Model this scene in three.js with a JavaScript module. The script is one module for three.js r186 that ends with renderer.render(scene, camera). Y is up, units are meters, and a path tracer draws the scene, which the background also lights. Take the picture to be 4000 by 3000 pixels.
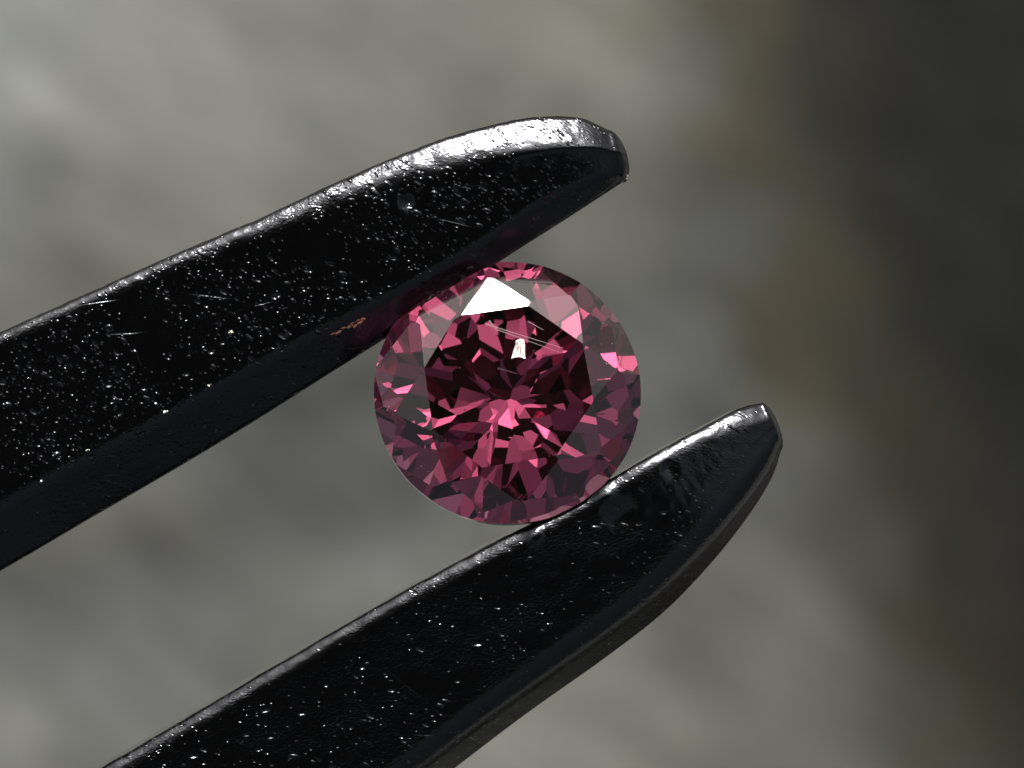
import * as THREE from 'three';

// ---------------------------------------------------------------- camera, light, exposure
// The macro lens looks straight down: +x is right, -z is the upper edge of the frame, +y points to the lens.
const HOLD = 0.3;                                    // the stone is held this high above the table (m)
const scene = new THREE.Scene();
const renderer = new THREE.WebGLRenderer({ antialias: true });
renderer.toneMapping = THREE.LinearToneMapping;
renderer.toneMappingExposure = 1.2;
renderer.shadowMap.enabled = true;
renderer.setSize(1024, 768);
const camera = new THREE.PerspectiveCamera(2 * Math.atan(5.77 / 100) * 180 / Math.PI, 4 / 3, 0.01, 20);
camera.position.set(0, HOLD + 0.1, 0);
camera.up.set(0, 0, -1);
camera.lookAt(0, HOLD, 0);
camera.focus = 0.1;
camera.userData.fStop = 190;

// a low hazy sun beyond the upper edge of the frame, and the dim sky with its glow
const SUN_AZ = 94.5 * Math.PI / 180, SUN_ZEN = 57 * Math.PI / 180;
const toSun = new THREE.Vector3(Math.cos(SUN_AZ) * Math.sin(SUN_ZEN), Math.cos(SUN_ZEN), -Math.sin(SUN_AZ) * Math.sin(SUN_ZEN));
const sun = new THREE.DirectionalLight(new THREE.Color(1, 0.97, 0.91), 5.0);
sun.position.copy(toSun).multiplyScalar(3).add(new THREE.Vector3(0, HOLD, 0)); sun.target.position.set(0, HOLD, 0);
sun.castShadow = true; sun.shadow.radius = 10; sun.shadow.mapSize.set(4096, 4096);
Object.assign(sun.shadow.camera, { left: -0.2, right: 0.2, top: 0.4, bottom: -0.4, near: 0.1, far: 6 });
scene.add(sun, sun.target);
{
  const W = 1024, H = 512, d = new Float32Array(W * H * 4);
  for (let j = 0; j < H; j++) for (let i = 0; i < W; i++) {
    const el = ((j + 0.5) / H - 0.5) * Math.PI, az = ((i + 0.5) / W - 0.5) * 2 * Math.PI, o = (j * W + i) * 4;
    const c = Math.cos(el) * Math.cos(az) * toSun.x + Math.sin(el) * toSun.y + Math.cos(el) * Math.sin(az) * toSun.z, th = Math.acos(Math.min(1, Math.max(-1, c))) * 180 / Math.PI;
    const near = 5.8 * Math.exp(-th / 14), wide = 0.22 * Math.exp(-th / 45), base = 0.055;
    const L = el > 0 ? [near * 1.0 + wide * 0.95 + base * 0.9, near * 0.93 + wide * 0.98 + base * 0.97, near * 0.82 + wide * 1.06 + base * 1.15] : [0.045, 0.045, 0.042];
    d[o] = L[0]; d[o + 1] = L[1]; d[o + 2] = L[2]; d[o + 3] = 1;
  }
  const sky = new THREE.DataTexture(d, W, H, THREE.RGBAFormat, THREE.FloatType);
  sky.mapping = THREE.EquirectangularReflectionMapping; sky.magFilter = sky.minFilter = THREE.LinearFilter; sky.needsUpdate = true;
  scene.background = sky; scene.environment = sky;
}

// ---------------------------------------------------------------- helpers
const MM = 0.001;
let seed = 12345;
const rnd = () => { seed = (seed + 0x6d2b79f5) | 0; let t = Math.imul(seed ^ (seed >>> 15), 1 | seed); t = (t + Math.imul(t ^ (t >>> 7), 61 | t)) ^ t; return ((t ^ (t >>> 14)) >>> 0) / 4294967296; };
const rr = (a, b) => a + (b - a) * rnd();
const lerp = (a, b, t) => a + (b - a) * t;
const clamp = (x, a, b) => Math.min(b, Math.max(a, x));
const hash = (i, j, s) => { let h = Math.imul(i, 374761393) + Math.imul(j, 668265263) + Math.imul(s, 974711) | 0; h = Math.imul(h ^ (h >>> 13), 1274126177); return ((h ^ (h >>> 16)) >>> 0) / 4294967296; };
function noise(x, y, s = 0) {
  const i = Math.floor(x), j = Math.floor(y); let u = x - i, v = y - j;
  u = u * u * (3 - 2 * u); v = v * v * (3 - 2 * v);
  return lerp(lerp(hash(i, j, s), hash(i + 1, j, s), u), lerp(hash(i, j + 1, s), hash(i + 1, j + 1, s), u), v);
}
const fbm = (x, y, s, n = 4) => { let a = 0, w = 0.5, t = 0; for (let k = 0; k < n; k++) { a += w * noise(x, y, s + k); t += w; x *= 2.03; y *= 2.03; w *= 0.55; } return a / t; };
const PX = 1 / 260;                                   // photograph pixels to mm in the plane of the stone
const mmx = (X) => (X - 2000) * PX, mmz = (Y) => (Y - 1500) * PX;
function thing(o, name, label, category, kind) { o.name = name; o.userData.label = label; o.userData.category = category; if (kind) o.userData.kind = kind; scene.add(o); return o; }
function part(parent, geometry, material, name, label) {
  const m = new THREE.Mesh(geometry, material); m.name = name; m.castShadow = m.receiveShadow = true; if (label) m.userData.label = label; parent.add(m); return m;
}
function floatTexture(data, w, h, srgb) {
  const t = new THREE.DataTexture(data, w, h, THREE.RGBAFormat, THREE.FloatType);
  t.wrapS = t.wrapT = THREE.RepeatWrapping; t.magFilter = THREE.LinearFilter; t.minFilter = THREE.LinearFilter; t.needsUpdate = true; return t;
}
const spline = (pts, key) => {                          // Catmull-Rom through rows of numbers, by arc parameter 0..n-1
  return (t) => {
    const n = pts.length, i = clamp(Math.floor(t), 0, n - 2), f = t - i;
    const a = pts[Math.max(0, i - 1)], b = pts[i], c = pts[i + 1], d = pts[Math.min(n - 1, i + 2)];
    return b.map((_, k) => 0.5 * (2 * b[k] + (c[k] - a[k]) * f + (2 * a[k] - 5 * b[k] + 4 * c[k] - d[k]) * f * f + (3 * b[k] - a[k] - 3 * c[k] + d[k]) * f * f * f));
  };
};

// ---------------------------------------------------------------- the black camera behind the lens, which the shiny surfaces mirror
{
  const cam = new THREE.Group(); cam.position.set(0, HOLD + 0.104, 0);
  thing(cam, 'macro_camera', 'black camera with a short lens barrel looking straight down at the stone', 'camera');
  const black = new THREE.MeshStandardMaterial({ color: new THREE.Color().setRGB(0.02, 0.02, 0.021), roughness: 0.6 });
  part(cam, new THREE.LatheGeometry([[0.012, 0.006], [0.013, 0], [0.05, 0], [0.052, 0.004], [0.052, 0.03], [0.05, 0.032]].map((p) => new THREE.Vector2(...p)), 64), black, 'lens_barrel');
  const body = part(cam, new THREE.BoxGeometry(0.125, 0.05, 0.095), black, 'camera_body'); body.position.set(0, 0.058, 0.005);
}

// ---------------------------------------------------------------- the setting: grey streaked ground, brown towards the right, and an unseen block added beyond the frame to shade it
{
  const line = (z) => 11.5 + (z + 23) * 0.37;                        // where the grey gives way to brown (mm on the ground)
  const pos = [], uv = [], idx = [], NX = 120, NZ = 120;
  const dip = (q) => q * q / (2 * 28 + 1.2 * Math.abs(q));
  for (let j = 0; j <= NZ; j++) for (let i = 0; i <= NX; i++) {
    const sx = i / NX * 2 - 1, sz = j / NZ * 2 - 1, x = 2500 * sx * Math.abs(sx) * (0.03 + 0.97 * sx * sx), z = 2500 * sz * Math.abs(sz) * (0.03 + 0.97 * sz * sz);
    const far = Math.hypot(x, z), lump = (fbm(x * 0.05 + 40, z * 0.05 + 40, 13, 3) - 0.5) * 3 * Math.exp(-far / 300);
    const h = Math.min(0, -dip(z + 34) * 0.9 * Math.exp(-far / 120)) + lump;
    pos.push(x * MM, h * MM, z * MM); uv.push((x + 100) / 200, (z + 100) / 200);
  }
  const C = NX + 1;
  for (let j = 0; j < NZ; j++) for (let i = 0; i < NX; i++) { const a = j * C + i, b = a + C; idx.push(a, b, a + 1, b, b + 1, a + 1); }
  const g = new THREE.BufferGeometry();
  g.setAttribute('position', new THREE.Float32BufferAttribute(pos, 3)); g.setAttribute('uv', new THREE.Float32BufferAttribute(uv, 2)); g.setIndex(idx); g.computeVertexNormals();
  // weathered grey surface: diagonal fibres, pale scuffs, bare brown beyond the line, then shade painted in as a darker tone
  const N = 1024, span = 200, c = new Float32Array(N * N * 4);
  const ca = Math.cos(0.62), sa = Math.sin(0.62);
  for (let y = 0; y < N; y++) for (let x = 0; x < N; x++) {
    const mx = x / N * span - 100, mz = y / N * span - 100, o = (y * N + x) * 4;
    const al = mx * ca + mz * sa, ac = -mx * sa + mz * ca;
    let v = 0.245 + 0.08 * (fbm(mx * 0.07, mz * 0.09, 1) - 0.5) + 0.19 * (fbm(al * 0.16, ac * 0.65, 7, 3) - 0.5) + 0.08 * (fbm(mx * 0.34, mz * 0.34, 27, 3) - 0.5) + 0.17 * (noise(al * 0.16, ac * 0.9, 21) - 0.5) * noise(al * 0.05, ac * 0.05, 23) + 0.14 * (noise(al * 0.5, ac * 2.1, 25) - 0.5);
    const sc = fbm(mx * 0.33, mz * 0.33, 31, 3); if (sc > 0.64) v += (sc - 0.64) * 0.25;
    const wm = fbm(mx * 0.06, mz * 0.06, 41, 3) - 0.5;
    let r = v * (0.98 + 0.12 * wm), gr = v * 1.0, b = v * (0.93 - 0.16 * wm);
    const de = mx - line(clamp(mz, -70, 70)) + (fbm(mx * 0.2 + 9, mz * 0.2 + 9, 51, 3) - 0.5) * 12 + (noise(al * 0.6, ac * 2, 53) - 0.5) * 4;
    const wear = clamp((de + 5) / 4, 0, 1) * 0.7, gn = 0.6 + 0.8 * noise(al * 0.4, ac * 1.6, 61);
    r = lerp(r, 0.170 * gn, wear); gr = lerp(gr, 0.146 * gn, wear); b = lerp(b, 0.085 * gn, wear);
    const shadeTone = clamp((de - 1) / 9, 0, 1) * 0.9; r = lerp(r, 0.100 * gn, shadeTone); gr = lerp(gr, 0.106 * gn, shadeTone); b = lerp(b, 0.098 * gn, shadeTone);  // shade of the right side, painted into the ground colour
    c[o] = Math.max(0.02, r); c[o + 1] = Math.max(0.02, gr); c[o + 2] = Math.max(0.02, b); c[o + 3] = 1;
  }
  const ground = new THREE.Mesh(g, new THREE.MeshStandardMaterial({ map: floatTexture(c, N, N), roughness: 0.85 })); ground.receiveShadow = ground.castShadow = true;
  thing(ground, 'ground', 'blurred grey streaked ground far behind the tweezers, brown and darkened with painted shade on the right', 'ground', 'structure');
  const shade_blocker = new THREE.Mesh(new THREE.BoxGeometry(0.08, 0.19, 0.9), new THREE.MeshStandardMaterial({ color: new THREE.Color().setRGB(0.03, 0.028, 0.025), roughness: 0.9 }));  // added out of view only to cast shade on the ground
  const ang = Math.atan2(0.37, 1); shade_blocker.castShadow = shade_blocker.receiveShadow = true;
  shade_blocker.rotation.y = ang; shade_blocker.position.set((line(0) + 38 / 0.938) * MM + 0.04 / 0.938, -0.005, 0);
  thing(shade_blocker, 'shade_blocker', 'unseen dark block added beyond the right edge to shade the right side of the ground', 'shade_blocker', 'structure');
}

// ---------------------------------------------------------------- the tweezers
function metalTextures(s, count) {
  seed = s;
  const W = 2048, H = 1024, h = new Float32Array(W * H);              // 16 mm x 8 mm
  for (let y = 0; y < H; y++) for (let x = 0; x < W; x++) h[y * W + x] = 0.5 + 0.14 * (fbm(x / 60, y / 40, 3, 3) - 0.5) + (0.06 * (noise(x / 4.1, y / 3.0, 5) - 0.5) + 0.04 * (noise(x / 2.3, y / 1.9, 8) - 0.5)) * clamp(fbm(x / 90, y / 60, 88, 3) * 3 - 0.8, 0.2, 1);
  const dab = (cx, cy, rx, ry, a, amp) => {
    const R = Math.ceil(Math.max(rx, ry) * 1.1), ca = Math.cos(a), sa = Math.sin(a);
    for (let y = -R; y <= R; y++) for (let x = -R; x <= R; x++) {
      const u = (x * ca + y * sa) / rx, v = (-x * sa + y * ca) / ry, q = u * u + v * v; if (q >= 1) continue;
      h[((Math.floor(cy) + y + H) % H) * W + (Math.floor(cx) + x + W) % W] += amp * (1 - q) * (1 - q);
    }
  };
  for (let k = 0; k < count; k++) { const big = Math.pow(rnd(), 9), x = rnd() * W, y = rnd() * H; if (fbm(x / 150, y / 120, 71, 3) + rr(-0.2, 0.2) < 0.42) continue; dab(x, y, 2.2 + 8 * big + 3.2 * rnd() * rnd(), 1.3 + 4 * big + 0.5 * rnd(), 0.8 + rr(-0.7, 0.7), (rnd() < 0.6 ? -1 : 1) * rr(0.05, 0.22) * (1 + big)); }
  for (let k = 0; k < count / 420; k++) dab(rnd() * W, rnd() * H, rr(18, 60), rr(1.2, 2), rr(-0.3, 1.2), -rr(0.06, 0.2));
  const d = new Float32Array(W * H * 4); for (let i = 0; i < W * H; i++) { d[4 * i] = d[4 * i + 1] = d[4 * i + 2] = h[i]; d[4 * i + 3] = 1; }
  return floatTexture(d, W, H);
}
function metal(s, bump, count) {
  return new THREE.MeshStandardMaterial({ color: new THREE.Color().setRGB(0.072, 0.075, 0.084), metalness: 1, roughness: 0.21, bumpMap: metalTextures(s, count), bumpScale: bump * MM });
}
// A prong is lofted through stations; each gives its upper outline T, lower outline E (photograph pixels), the share r of the
// front face before the ridge, the heights of front top, ridge, the far edges, and the rounding of its upper front corner.
function prongGeometry(stations, tipRows, dents, wide) {
  const at = spline(stations), n = stations.length - 1, rows = [], SUB = 40;
  for (let i = 0; i <= n * SUB; i++) rows.push(at(i / SUB));
  const M = 84, pos = [], uv = [], idx = [];
  let along = 0, last = null;
  const sections = [];
  rows.forEach((q) => sections.push(section(q)));
  function section([Tx, Ty, Ex, Ey, r, yf, yr, yt, ye, rt, rb]) {
    const wx = (mmx(Ex) - mmx(Tx)) * wide, wz = (mmz(Ey) - mmz(Ty)) * wide, w = Math.hypot(wx, wz);
    // corner list in (v, y), counter-clockwise seen from the tip, each with its rounding
    const corners = [[0, yt, 0.25], [0.0, yf - 0.62 * rt, 0.08], [rt, yf - 0.09 * rt, rt * 0.8], [w * r * 0.5, (yf + yr) / 2 + 0.0, 0.6], [w * r, yr, rb], [w, ye, 0.15], [w * 0.55, Math.min(yt, ye) - 0.35, 0.5]];
    const out = [];
    corners.forEach((c, k) => {
      const p = corners[(k + corners.length - 1) % corners.length], x = corners[(k + 1) % corners.length];
      const dp = Math.hypot(p[0] - c[0], p[1] - c[1]), dx = Math.hypot(x[0] - c[0], x[1] - c[1]), rp = Math.min(c[2], dp * 0.48), rx = Math.min(c[2], dx * 0.48);
      const A = [lerp(c[0], p[0], rp / dp), lerp(c[1], p[1], rp / dp)], B = [lerp(c[0], x[0], rx / dx), lerp(c[1], x[1], rx / dx)];
      for (let i = 0; i < 12; i++) { const t = i / 11; out.push([(1 - t) * (1 - t) * A[0] + 2 * t * (1 - t) * c[0] + t * t * B[0], (1 - t) * (1 - t) * A[1] + 2 * t * (1 - t) * c[1] + t * t * B[1]]); }
    });
    return out.map(([v, y]) => [mmx(Tx) + wx * v / w, y, mmz(Ty) + wz * v / w]);
  }
  // round the tip: the last section shrinks towards its own middle while it moves on
  const endS = sections[sections.length - 1], prevS = sections[sections.length - 8];
  const mid = (S) => S.reduce((a, p) => [a[0] + p[0] / S.length, a[1] + p[1] / S.length, a[2] + p[2] / S.length], [0, 0, 0]);
  const m1 = mid(endS), m0 = mid(prevS), dl = Math.hypot(m1[0] - m0[0], m1[2] - m0[2]), dir = [(m1[0] - m0[0]) / dl, 0, (m1[2] - m0[2]) / dl];
  for (let i = 1; i <= 14; i++) {
    const a = i / 14 * Math.PI / 2, s = Math.max(0.02, Math.cos(a)), f = Math.sin(a) * tipRows;
    sections.push(endS.map((p) => [m1[0] + (p[0] - m1[0]) * s + dir[0] * f, m1[1] + (p[1] - m1[1]) * s, m1[2] + (p[2] - m1[2]) * s + dir[2] * f]));
  }
  sections.forEach((S) => {
    const c = mid(S); if (last) along += Math.hypot(c[0] - last[0], c[1] - last[1], c[2] - last[2]); last = c;
    let per = 0;
    for (let k = 0; k <= S.length; k++) {
      const p = S[k % S.length]; if (k) { const o = S[k - 1]; per += Math.hypot(p[0] - o[0], p[1] - o[1], p[2] - o[2]); }
      const q = [p[0] - c[0], p[1] - c[1], p[2] - c[2]], ql = Math.hypot(...q) || 1;
      let push = (fbm(p[0] * 2.2 + 50, p[2] * 2.2 + p[1] * 1.7 + 50, 5, 3) - 0.5) * 0.03 * (k >= 44 ? 0 : clamp((p[1] + 0.9) / 0.5, 0.2, 1)) + (noise(p[0] * 11 + 90, p[2] * 11 + p[1] * 9 + 90, 6) - 0.5) * (k >= 44 ? 0 : 0.006);
      push *= Math.min(1, ql / 0.3);
      let sink = 0;
      if (p[1] > -0.5) for (const [X, Y, r, amp] of dents) { const dd = Math.hypot(p[0] - mmx(X), p[2] - mmz(Y)) / r; if (dd < 1) sink += amp * (1 - dd * dd) * (1 - dd * dd); }
      pos.push((p[0] + q[0] / ql * push) * MM, (p[1] + q[1] / ql * push + sink) * MM + HOLD, (p[2] + q[2] / ql * push) * MM); uv.push(along / 16, per / 8);
    }
  });
  const C = M + 1;
  for (let j = 0; j < sections.length - 1; j++) for (let i = 0; i < M; i++) { const a = j * C + i, b = a + C; idx.push(a, a + 1, b, b, a + 1, b + 1); }
  const g = new THREE.BufferGeometry();
  g.setAttribute('position', new THREE.Float32BufferAttribute(pos, 3)); g.setAttribute('uv', new THREE.Float32BufferAttribute(uv, 2)); g.setIndex(idx); g.computeVertexNormals();
  return g;
}
const tweezers = new THREE.Group();
thing(tweezers, 'tweezers', 'dark pitted metal tweezers with two rounded prongs gripping the pink stone', 'tweezers');
{
  // [Tx, Ty, Ex, Ey, r, front, ridge, top far, bottom far, round top, round ridge]
  const upper = [
    [-20000, 15000, -19500, 15700, 0.72, 0.6, 0.4, -4, -4, 0.4, 0.2], [-14000, 8700, -13400, 9600, 0.72, 0.6, 0.4, -4, -4, 0.4, 0.2], [-6000, 4050, -5500, 4950, 0.72, 0.6, 0.4, -3.5, -3.5, 0.4, 0.2],
    [-1200, 1880, -860, 2720, 0.73, 0.55, 0.4, -3, -2.6, 0.35, 0.2], [-400, 1480, -110, 2290, 0.73, 0.5, 0.35, -2.6, -0.45, 0.14, 0.18],
    [0, 1300, 300, 2050, 0.73, 0.5, 0.3, -2.4, -0.42, 0.14, 0.16], [400, 1120, 680, 1830, 0.735, 0.48, 0.28, -2.2, -0.38, 0.15, 0.15], [700, 985, 980, 1650, 0.735, 0.46, 0.26, -2.1, -0.34, 0.16, 0.14],
    [1000, 860, 1250, 1480, 0.74, 0.44, 0.25, -1.9, -0.30, 0.19, 0.13], [1300, 720, 1545, 1295, 0.77, 0.42, 0.22, -1.7, -0.25, 0.25, 0.12], [1600, 590, 1850, 1090, 0.80, 0.40, 0.20, -1.5, -0.20, 0.34, 0.12],
    [1800, 520, 2010, 985, 0.78, 0.40, 0.20, -1.3, -0.18, 0.42, 0.1], [2000, 470, 2170, 885, 0.74, 0.39, 0.19, -1.1, -0.2, 0.5, 0.1], [2150, 455, 2280, 815, 0.75, 0.37, 0.17, -0.95, -0.2, 0.5, 0.1],
    [2280, 465, 2370, 757, 0.76, 0.32, 0.12, -0.8, -0.2, 0.45, 0.1], [2375, 505, 2430, 718, 0.78, 0.22, 0.05, -0.7, -0.2, 0.35, 0.1],
  ];
  part(tweezers, prongGeometry(upper, 0.2, [[1590, 790, 0.14, -0.06], [1585, 770, 0.09, 0.03]], 1.02), metal(11, 0.05, 16000), 'prong', 'upper prong with a bright highlight along its tip');
  const lower = [
    [-20000, 15000, -19500, 15700, 0.86, 0.6, 0.4, -4, -4, 0.2, 0.2], [-14000, 11800, -13400, 12900, 0.86, 0.6, 0.4, -4, -4, 0.2, 0.3], [-5000, 7100, -4300, 8400, 0.86, 0.6, 0.4, -3.5, -3.5, 0.2, 0.4],
    [-1000, 3800, -200, 4700, 0.86, 0.55, 0.3, -3, -2.6, 0.18, 0.4], [0, 3230, 760, 3740, 0.86, 0.5, 0.25, -2.6, -2.2, 0.18, 0.4], [500, 2935, 1190, 3420, 0.86, 0.45, 0.2, -2.4, -2.0, 0.18, 0.4],
    [1000, 2640, 1600, 3110, 0.86, 0.42, 0.15, -2.2, -1.7, 0.18, 0.4], [1500, 2350, 2010, 2800, 0.86, 0.40, 0.12, -2.0, -1.5, 0.18, 0.4], [1900, 2130, 2350, 2560, 0.85, 0.38, 0.10, -1.8, -1.3, 0.2, 0.4],
    [2200, 1978, 2590, 2375, 0.84, 0.36, 0.08, -1.6, -1.2, 0.2, 0.35], [2500, 1800, 2790, 2170, 0.83, 0.31, 0.08, -1.4, -1.0, 0.18, 0.35], [2720, 1680, 2935, 1990, 0.82, 0.14, -0.02, -1.2, -0.9, 0.20, 0.3],
    [2870, 1602, 3020, 1855, 0.82, 0.00, -0.12, -1.0, -0.8, 0.25, 0.3], [2972, 1576, 3056, 1758, 0.82, -0.12, -0.2, -0.8, -0.7, 0.25, 0.25],
  ];
  // burrs on the rim of the upper jaw and crumbs painted as the red reflection of the stone on its inner edge
  const crumb = (X, Y, y, r, stretch, turn, material, name, label) => {
    const g = new THREE.IcosahedronGeometry(r * MM, 2), p = g.attributes.position;
    for (let i = 0; i < p.count; i++) { const k = 0.75 + 0.6 * hash(Math.round(p.getX(i) * 3e6), Math.round(p.getY(i) * 3e6) + Math.round(p.getZ(i) * 5e6), Math.round(X)); p.setXYZ(i, p.getX(i) * k * stretch, p.getY(i) * k, p.getZ(i) * k); }
    g.rotateY(turn); g.computeVertexNormals(); g.translate(mmx(X) * MM, y * MM + HOLD, mmz(Y) * MM);
    return part(tweezers, g, material, name, label);
  };
  const bright = new THREE.MeshStandardMaterial({ color: new THREE.Color().setRGB(0.55, 0.53, 0.5), metalness: 1, roughness: 0.35 });
  const darkBurr = new THREE.MeshStandardMaterial({ color: new THREE.Color().setRGB(0.12, 0.12, 0.12), metalness: 1, roughness: 0.4 });
  const redGlow = new THREE.MeshStandardMaterial({ color: new THREE.Color().setRGB(0.11, 0.034, 0.017), roughness: 0.7 });  // red light of the stone on the metal, put into the crumb colour
  crumb(2447, 692, -0.12, 0.03, 1.4, 0.6, bright, 'metal_burr', 'shiny burr at the lower corner of the upper tip');
  crumb(2192, 850, -0.2, 0.045, 1.5, 0.8, darkBurr, 'metal_burr', 'dark burr under the upper prong'); crumb(2150, 880, -0.2, 0.025, 2, 0.6, darkBurr, 'metal_burr');
  for (const [X, Y, y, r] of [[345, 1758, 0.27, 0.035], [650, 1608, 0.26, 0.028], [820, 1503, 0.25, 0.028], [165, 1880, 0.27, 0.026], [440, 1690, 0.27, 0.018], [905, 1300, 0.38, 0.024]])  // bumps added where the metal sparkles, so each catches the sun
    crumb(X, Y, y, r, 1.6, 0.5, bright, 'metal_burr', 'tiny shiny bump added on the front of the upper prong to make a glint');
  seed = 404;
  for (let i = 0; i < 34; i++) { const t = rnd(); crumb(lerp(1190, 1420, t) + rr(-8, 8), lerp(1325, 1235, t) + rr(-12, 12) + 14, 0.14, rr(0.006, 0.02), rr(1.2, 3), rr(0.35, 0.7), redGlow, 'red_glow_crumb'); }
  part(tweezers, prongGeometry(lower, 0.13, [[2365, 1935, 0.25, 0.04], [2425, 2010, 0.35, -0.05], [2610, 1830, 0.15, -0.04], [2090, 2090, 0.2, 0.03]], 1.06), metal(23, 0.045, 4800), 'prong', 'lower prong, darker and smoother, with a bright strip along its upper edge');
}

// ---------------------------------------------------------------- the stone: a round brilliant with a wide table
const gem = new THREE.Group();
thing(gem, 'gemstone', 'round pink faceted gemstone held between the two tweezer prongs', 'gemstone');
{
  seed = 22;
  const R = 2.0, rt = 1.30, rs = 1.70, crown = 33 * Math.PI / 180, gh = 0.09, a0 = 77.5 * Math.PI / 180, st = Math.PI / 8;
  const P = (a, r, y) => new THREE.Vector3(r * Math.cos(a), y, -r * Math.sin(a));
  const cr = (x) => gh + (R - x) * Math.tan(crown);
  const planes = [], JIT = 2.8;
  const add = (n, at, tilt, shift) => {                                // a facet through a point, cut by hand: slightly off in tilt and depth
    n.normalize().add(new THREE.Vector3(rr(-1, 1), rr(-1, 1), rr(-1, 1)).multiplyScalar(JIT * tilt)).normalize();
    planes.push({ n, d: n.dot(at) + rr(-1, 1) * JIT * shift, kind: 0 });
  };
  const plane = (a, b, c, tilt, shift) => {
    const n = new THREE.Vector3().subVectors(b, a).cross(new THREE.Vector3().subVectors(c, a));
    if (n.dot(a) < 0) n.negate();
    add(n, new THREE.Vector3().add(a).add(b).add(c).divideScalar(3), tilt, shift);
  };
  planes.push({ n: new THREE.Vector3(0, 1, 0), d: cr(rt), kind: 0 });
  for (let k = 0; k < 8; k++) {                                        // crown: star, kite and upper girdle facets
    const a = a0 + 2 * k * st, t0 = P(a, rt, cr(rt)), t1 = P(a + 2 * st, rt, cr(rt)), s0 = P(a + st, rs, cr(rs * Math.cos(st))), s1 = P(a - st, rs, cr(rs * Math.cos(st))), g = (i, y) => P(a + i * st, R, y);
    plane(t0, t1, s0, 0.010, 0.006);
    plane(t0, s0, s1, 0.010, 0.008);
    plane(s0, g(0, gh), g(1, gh), 0.012, 0.006); plane(s0, g(1, gh), g(2, gh), 0.012, 0.006);
  }
  // pavilion: four tiers of facets, steeper towards the girdle
  const tiers = [[38.5, 8, 0, 0], [41, 20, 0.4, 0.5], [44, 28, 0.85, 0.5], [49, 40, 1.4, 0.5]];
  for (let t = 3, y = -gh, r1 = R; t >= 0; t--) {
    const [deg, n, r0, off] = tiers[t], p = deg * Math.PI / 180;
    for (let k = 0; k < n; k++) { const a = a0 + 2 * Math.PI * (k + off) / n; add(P(a, Math.sin(p), -Math.cos(p)), P(a, r1, y), 0.013, 0.008); }
    y -= (r1 - r0) * Math.tan(p); r1 = r0;
  }
  for (let k = 0; k < 96; k++) { const a = k / 96 * 2 * Math.PI; planes.push({ n: P(a, 1, 0), d: R * (1 + 0.004 * Math.cos(2 * a + 1)), kind: 1 }); }
  // each facet is its plane cut by all the others
  const body = [[], []];
  planes.forEach((p, i) => {
    const u = new THREE.Vector3(0.3, 0.5, 0.8).cross(p.n).normalize(), w = new THREE.Vector3().crossVectors(p.n, u), o = p.n.clone().multiplyScalar(p.d);
    let poly = [[1, 1], [-1, 1], [-1, -1], [1, -1]].map(([x, y]) => o.clone().addScaledVector(u, 9 * x).addScaledVector(w, 9 * y));
    planes.forEach((q, j) => {
      if (i === j) return;
      const next = [];
      for (let k = 0; k < poly.length; k++) {
        const A = poly[k], B = poly[(k + 1) % poly.length], da = q.n.dot(A) - q.d, db = q.n.dot(B) - q.d;
        if (da <= 0) next.push(A);
        if ((da < 0 && db > 0) || (da > 0 && db < 0)) next.push(A.clone().lerp(B, da / (da - db)));
      }
      poly = next;
    });
    if (poly.length < 3) return;
    const flip = new THREE.Vector3().subVectors(poly[1], poly[0]).cross(new THREE.Vector3().subVectors(poly[2], poly[0])).dot(p.n) < 0;
    if (flip) poly.reverse();
    for (let k = 1; k < poly.length - 1; k++) for (const v of [poly[0], poly[k], poly[k + 1]]) body[p.kind].push(v.x * MM, v.y * MM, v.z * MM, p.n.x, p.n.y, p.n.z);
  });
  const all = [...body[0], ...body[1]], pos = [], nor = [];
  for (let k = 0; k < all.length; k += 6) { pos.push(all[k], all[k + 1], all[k + 2]); nor.push(all[k + 3], all[k + 4], all[k + 5]); }
  const g = new THREE.BufferGeometry();
  g.setAttribute('position', new THREE.Float32BufferAttribute(pos, 3)); g.setAttribute('normal', new THREE.Float32BufferAttribute(nor, 3));
  g.addGroup(0, body[0].length / 6, 0); g.addGroup(body[0].length / 6, body[1].length / 6, 1);
  const glass = (roughness) => new THREE.MeshPhysicalMaterial({ color: 0xffffff, roughness, transmission: 1, thickness: 4 * MM, ior: 2.3, attenuationColor: new THREE.Color().setRGB(0.67, 0.175, 0.32), attenuationDistance: 4 * MM });
  const stone = [glass(0), glass(0.1)];
  part(gem, g, stone, 'cut_stone');
  // what the stone encloses: a pale feather of parallel needles under the table, a few tiny crystals
  const wisp = new THREE.MeshPhysicalMaterial({ color: new THREE.Color().setRGB(0.8, 0.7, 0.72), roughness: 0.3, transmission: 0.8, thickness: 0 });
  const white = new THREE.MeshStandardMaterial({ color: new THREE.Color().setRGB(0.9, 0.88, 0.9), roughness: 0.4 });
  const local = (X, Y) => [(X - 878) / 1.508 * PX, (Y - 840) / 1.508 * PX];
  const needle = (X0, Y0, X1, Y1, y, r) => {
    const [ax, az] = local(X0, Y0), [bx, bz] = local(X1, Y1), l = Math.hypot(bx - ax, bz - az);
    const g = new THREE.CylinderGeometry(r * 0.4 * MM, r * MM, l * MM, 7, 1).rotateX(Math.PI / 2).rotateY(Math.atan2(bx - ax, bz - az)); g.translate((ax + bx) / 2 * MM, y * MM, (az + bz) / 2 * MM);
    part(gem, g, wisp, 'needle_inclusion');
  };
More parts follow.
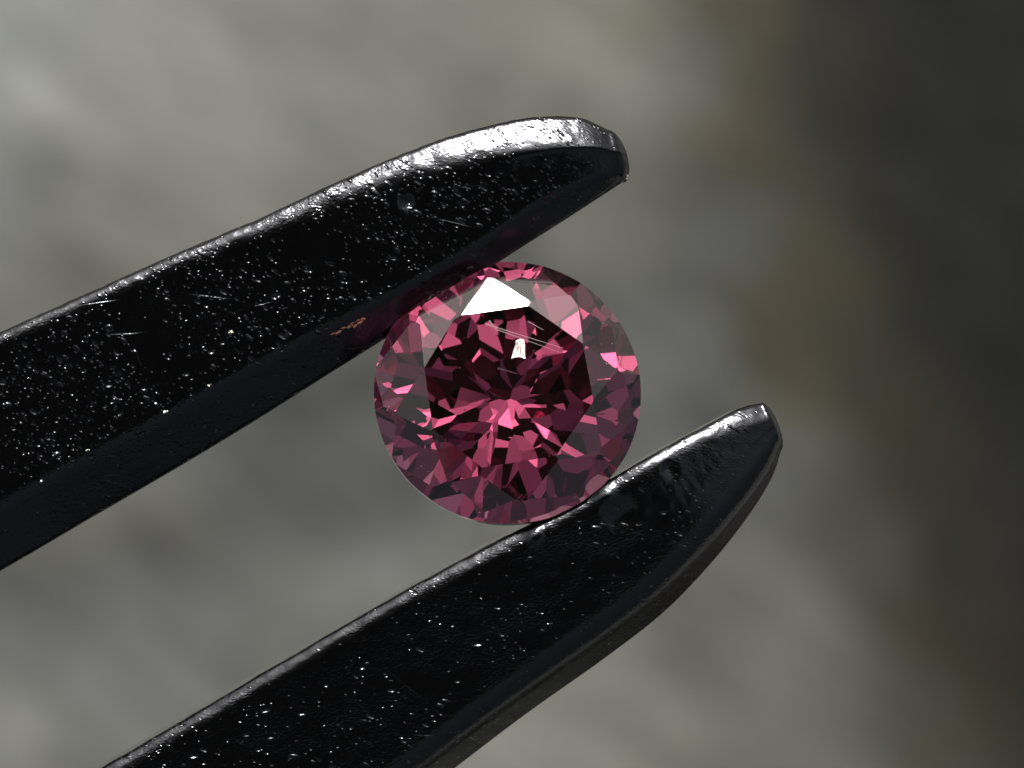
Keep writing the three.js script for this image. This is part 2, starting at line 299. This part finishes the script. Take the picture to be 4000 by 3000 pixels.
  needle(745, 465, 1205, 610, 0.58, 0.007); needle(805, 495, 1190, 636, 0.58, 0.006); needle(1000, 450, 1090, 500, 0.55, 0.008); needle(770, 445, 800, 490, 0.55, 0.02); needle(820, 720, 935, 752, 0.3, 0.016);
  [[775, 195, 0.018, 0.42], [1440, 690, 0.018, 0.2], [1432, 445, 0.014, 0.2], [1485, 565, 0.015, 0.2], [1410, 580, 0.01, 0.2], [425, 1315, 0.014, 0.2], [380, 1285, 0.016, 0.2], [725, 1530, 0.022, 0.02], [622, 1470, 0.02, 0.05], [770, 1190, 0.018, 0.3], [1300, 985, 0.01, 0.4], [210, 940, 0.02, 0.05]].forEach(([X, Y, r, y]) => {
    const [x, z] = local(X, Y), g = new THREE.OctahedronGeometry(r * MM).rotateX(X).rotateZ(Y); g.translate(x * MM, y * MM, z * MM);
    part(gem, g, white, 'crystal_inclusion');
  });
  // a small mirror plate added under the table, angled to flash the sun back
  {
    const tilt = -9 * Math.PI / 180, inside = (v) => { const l = v.clone().applyAxisAngle(new THREE.Vector3(1, 0, 0), -tilt); l.x /= 2.3; l.z /= 2.3; l.y = Math.sqrt(1 - l.x * l.x - l.z * l.z); return l; };
    const n = inside(new THREE.Vector3(0, 1, 0)).add(inside(toSun)).normalize(), u = new THREE.Vector3(1, 0, 0).addScaledVector(n, -n.x).normalize(), w = new THREE.Vector3().crossVectors(n, u);
    const [cx, cz] = local(948, 600), pos = [], nor = [], idx = [], C = 9;
    for (let j = 0; j < C; j++) for (let i = 0; i < C; i++) {
      const x = i / (C - 1) * 2 - 1, y = j / (C - 1) * 2 - 1, a = 0.085 * x * (1 - 0.25 * y) + 0.015 * y, b = -0.14 * y + 0.03 * x * x, h = (noise(i * 0.5 + 3, j * 0.4, 3) - 0.5) * 0.006;
      const p = new THREE.Vector3(cx, 0.33, cz).addScaledVector(u, a).addScaledVector(w, -b).addScaledVector(n, h); pos.push(p.x * MM, p.y * MM, p.z * MM);
      if (i < C - 1 && j < C - 1) { const k = j * C + i; idx.push(k, k + C, k + 1, k + 1, k + C, k + C + 1); }
    }
    const q = new THREE.BufferGeometry(); q.setAttribute('position', new THREE.Float32BufferAttribute(pos, 3)); q.setIndex(idx); q.computeVertexNormals();
    part(gem, q, new THREE.MeshStandardMaterial({ color: new THREE.Color().setRGB(0.5, 0.48, 0.46), metalness: 1, roughness: 0.09, side: THREE.DoubleSide }), 'added_sun_mirror', 'small mirror plate added inside the stone under its table for a bright flash');
  }
  gem.position.set(mmx(1982) * MM, HOLD, mmz(1535) * MM);
  gem.rotation.set(-9 * Math.PI / 180, 0, 0);
}

renderer.render(scene, camera);
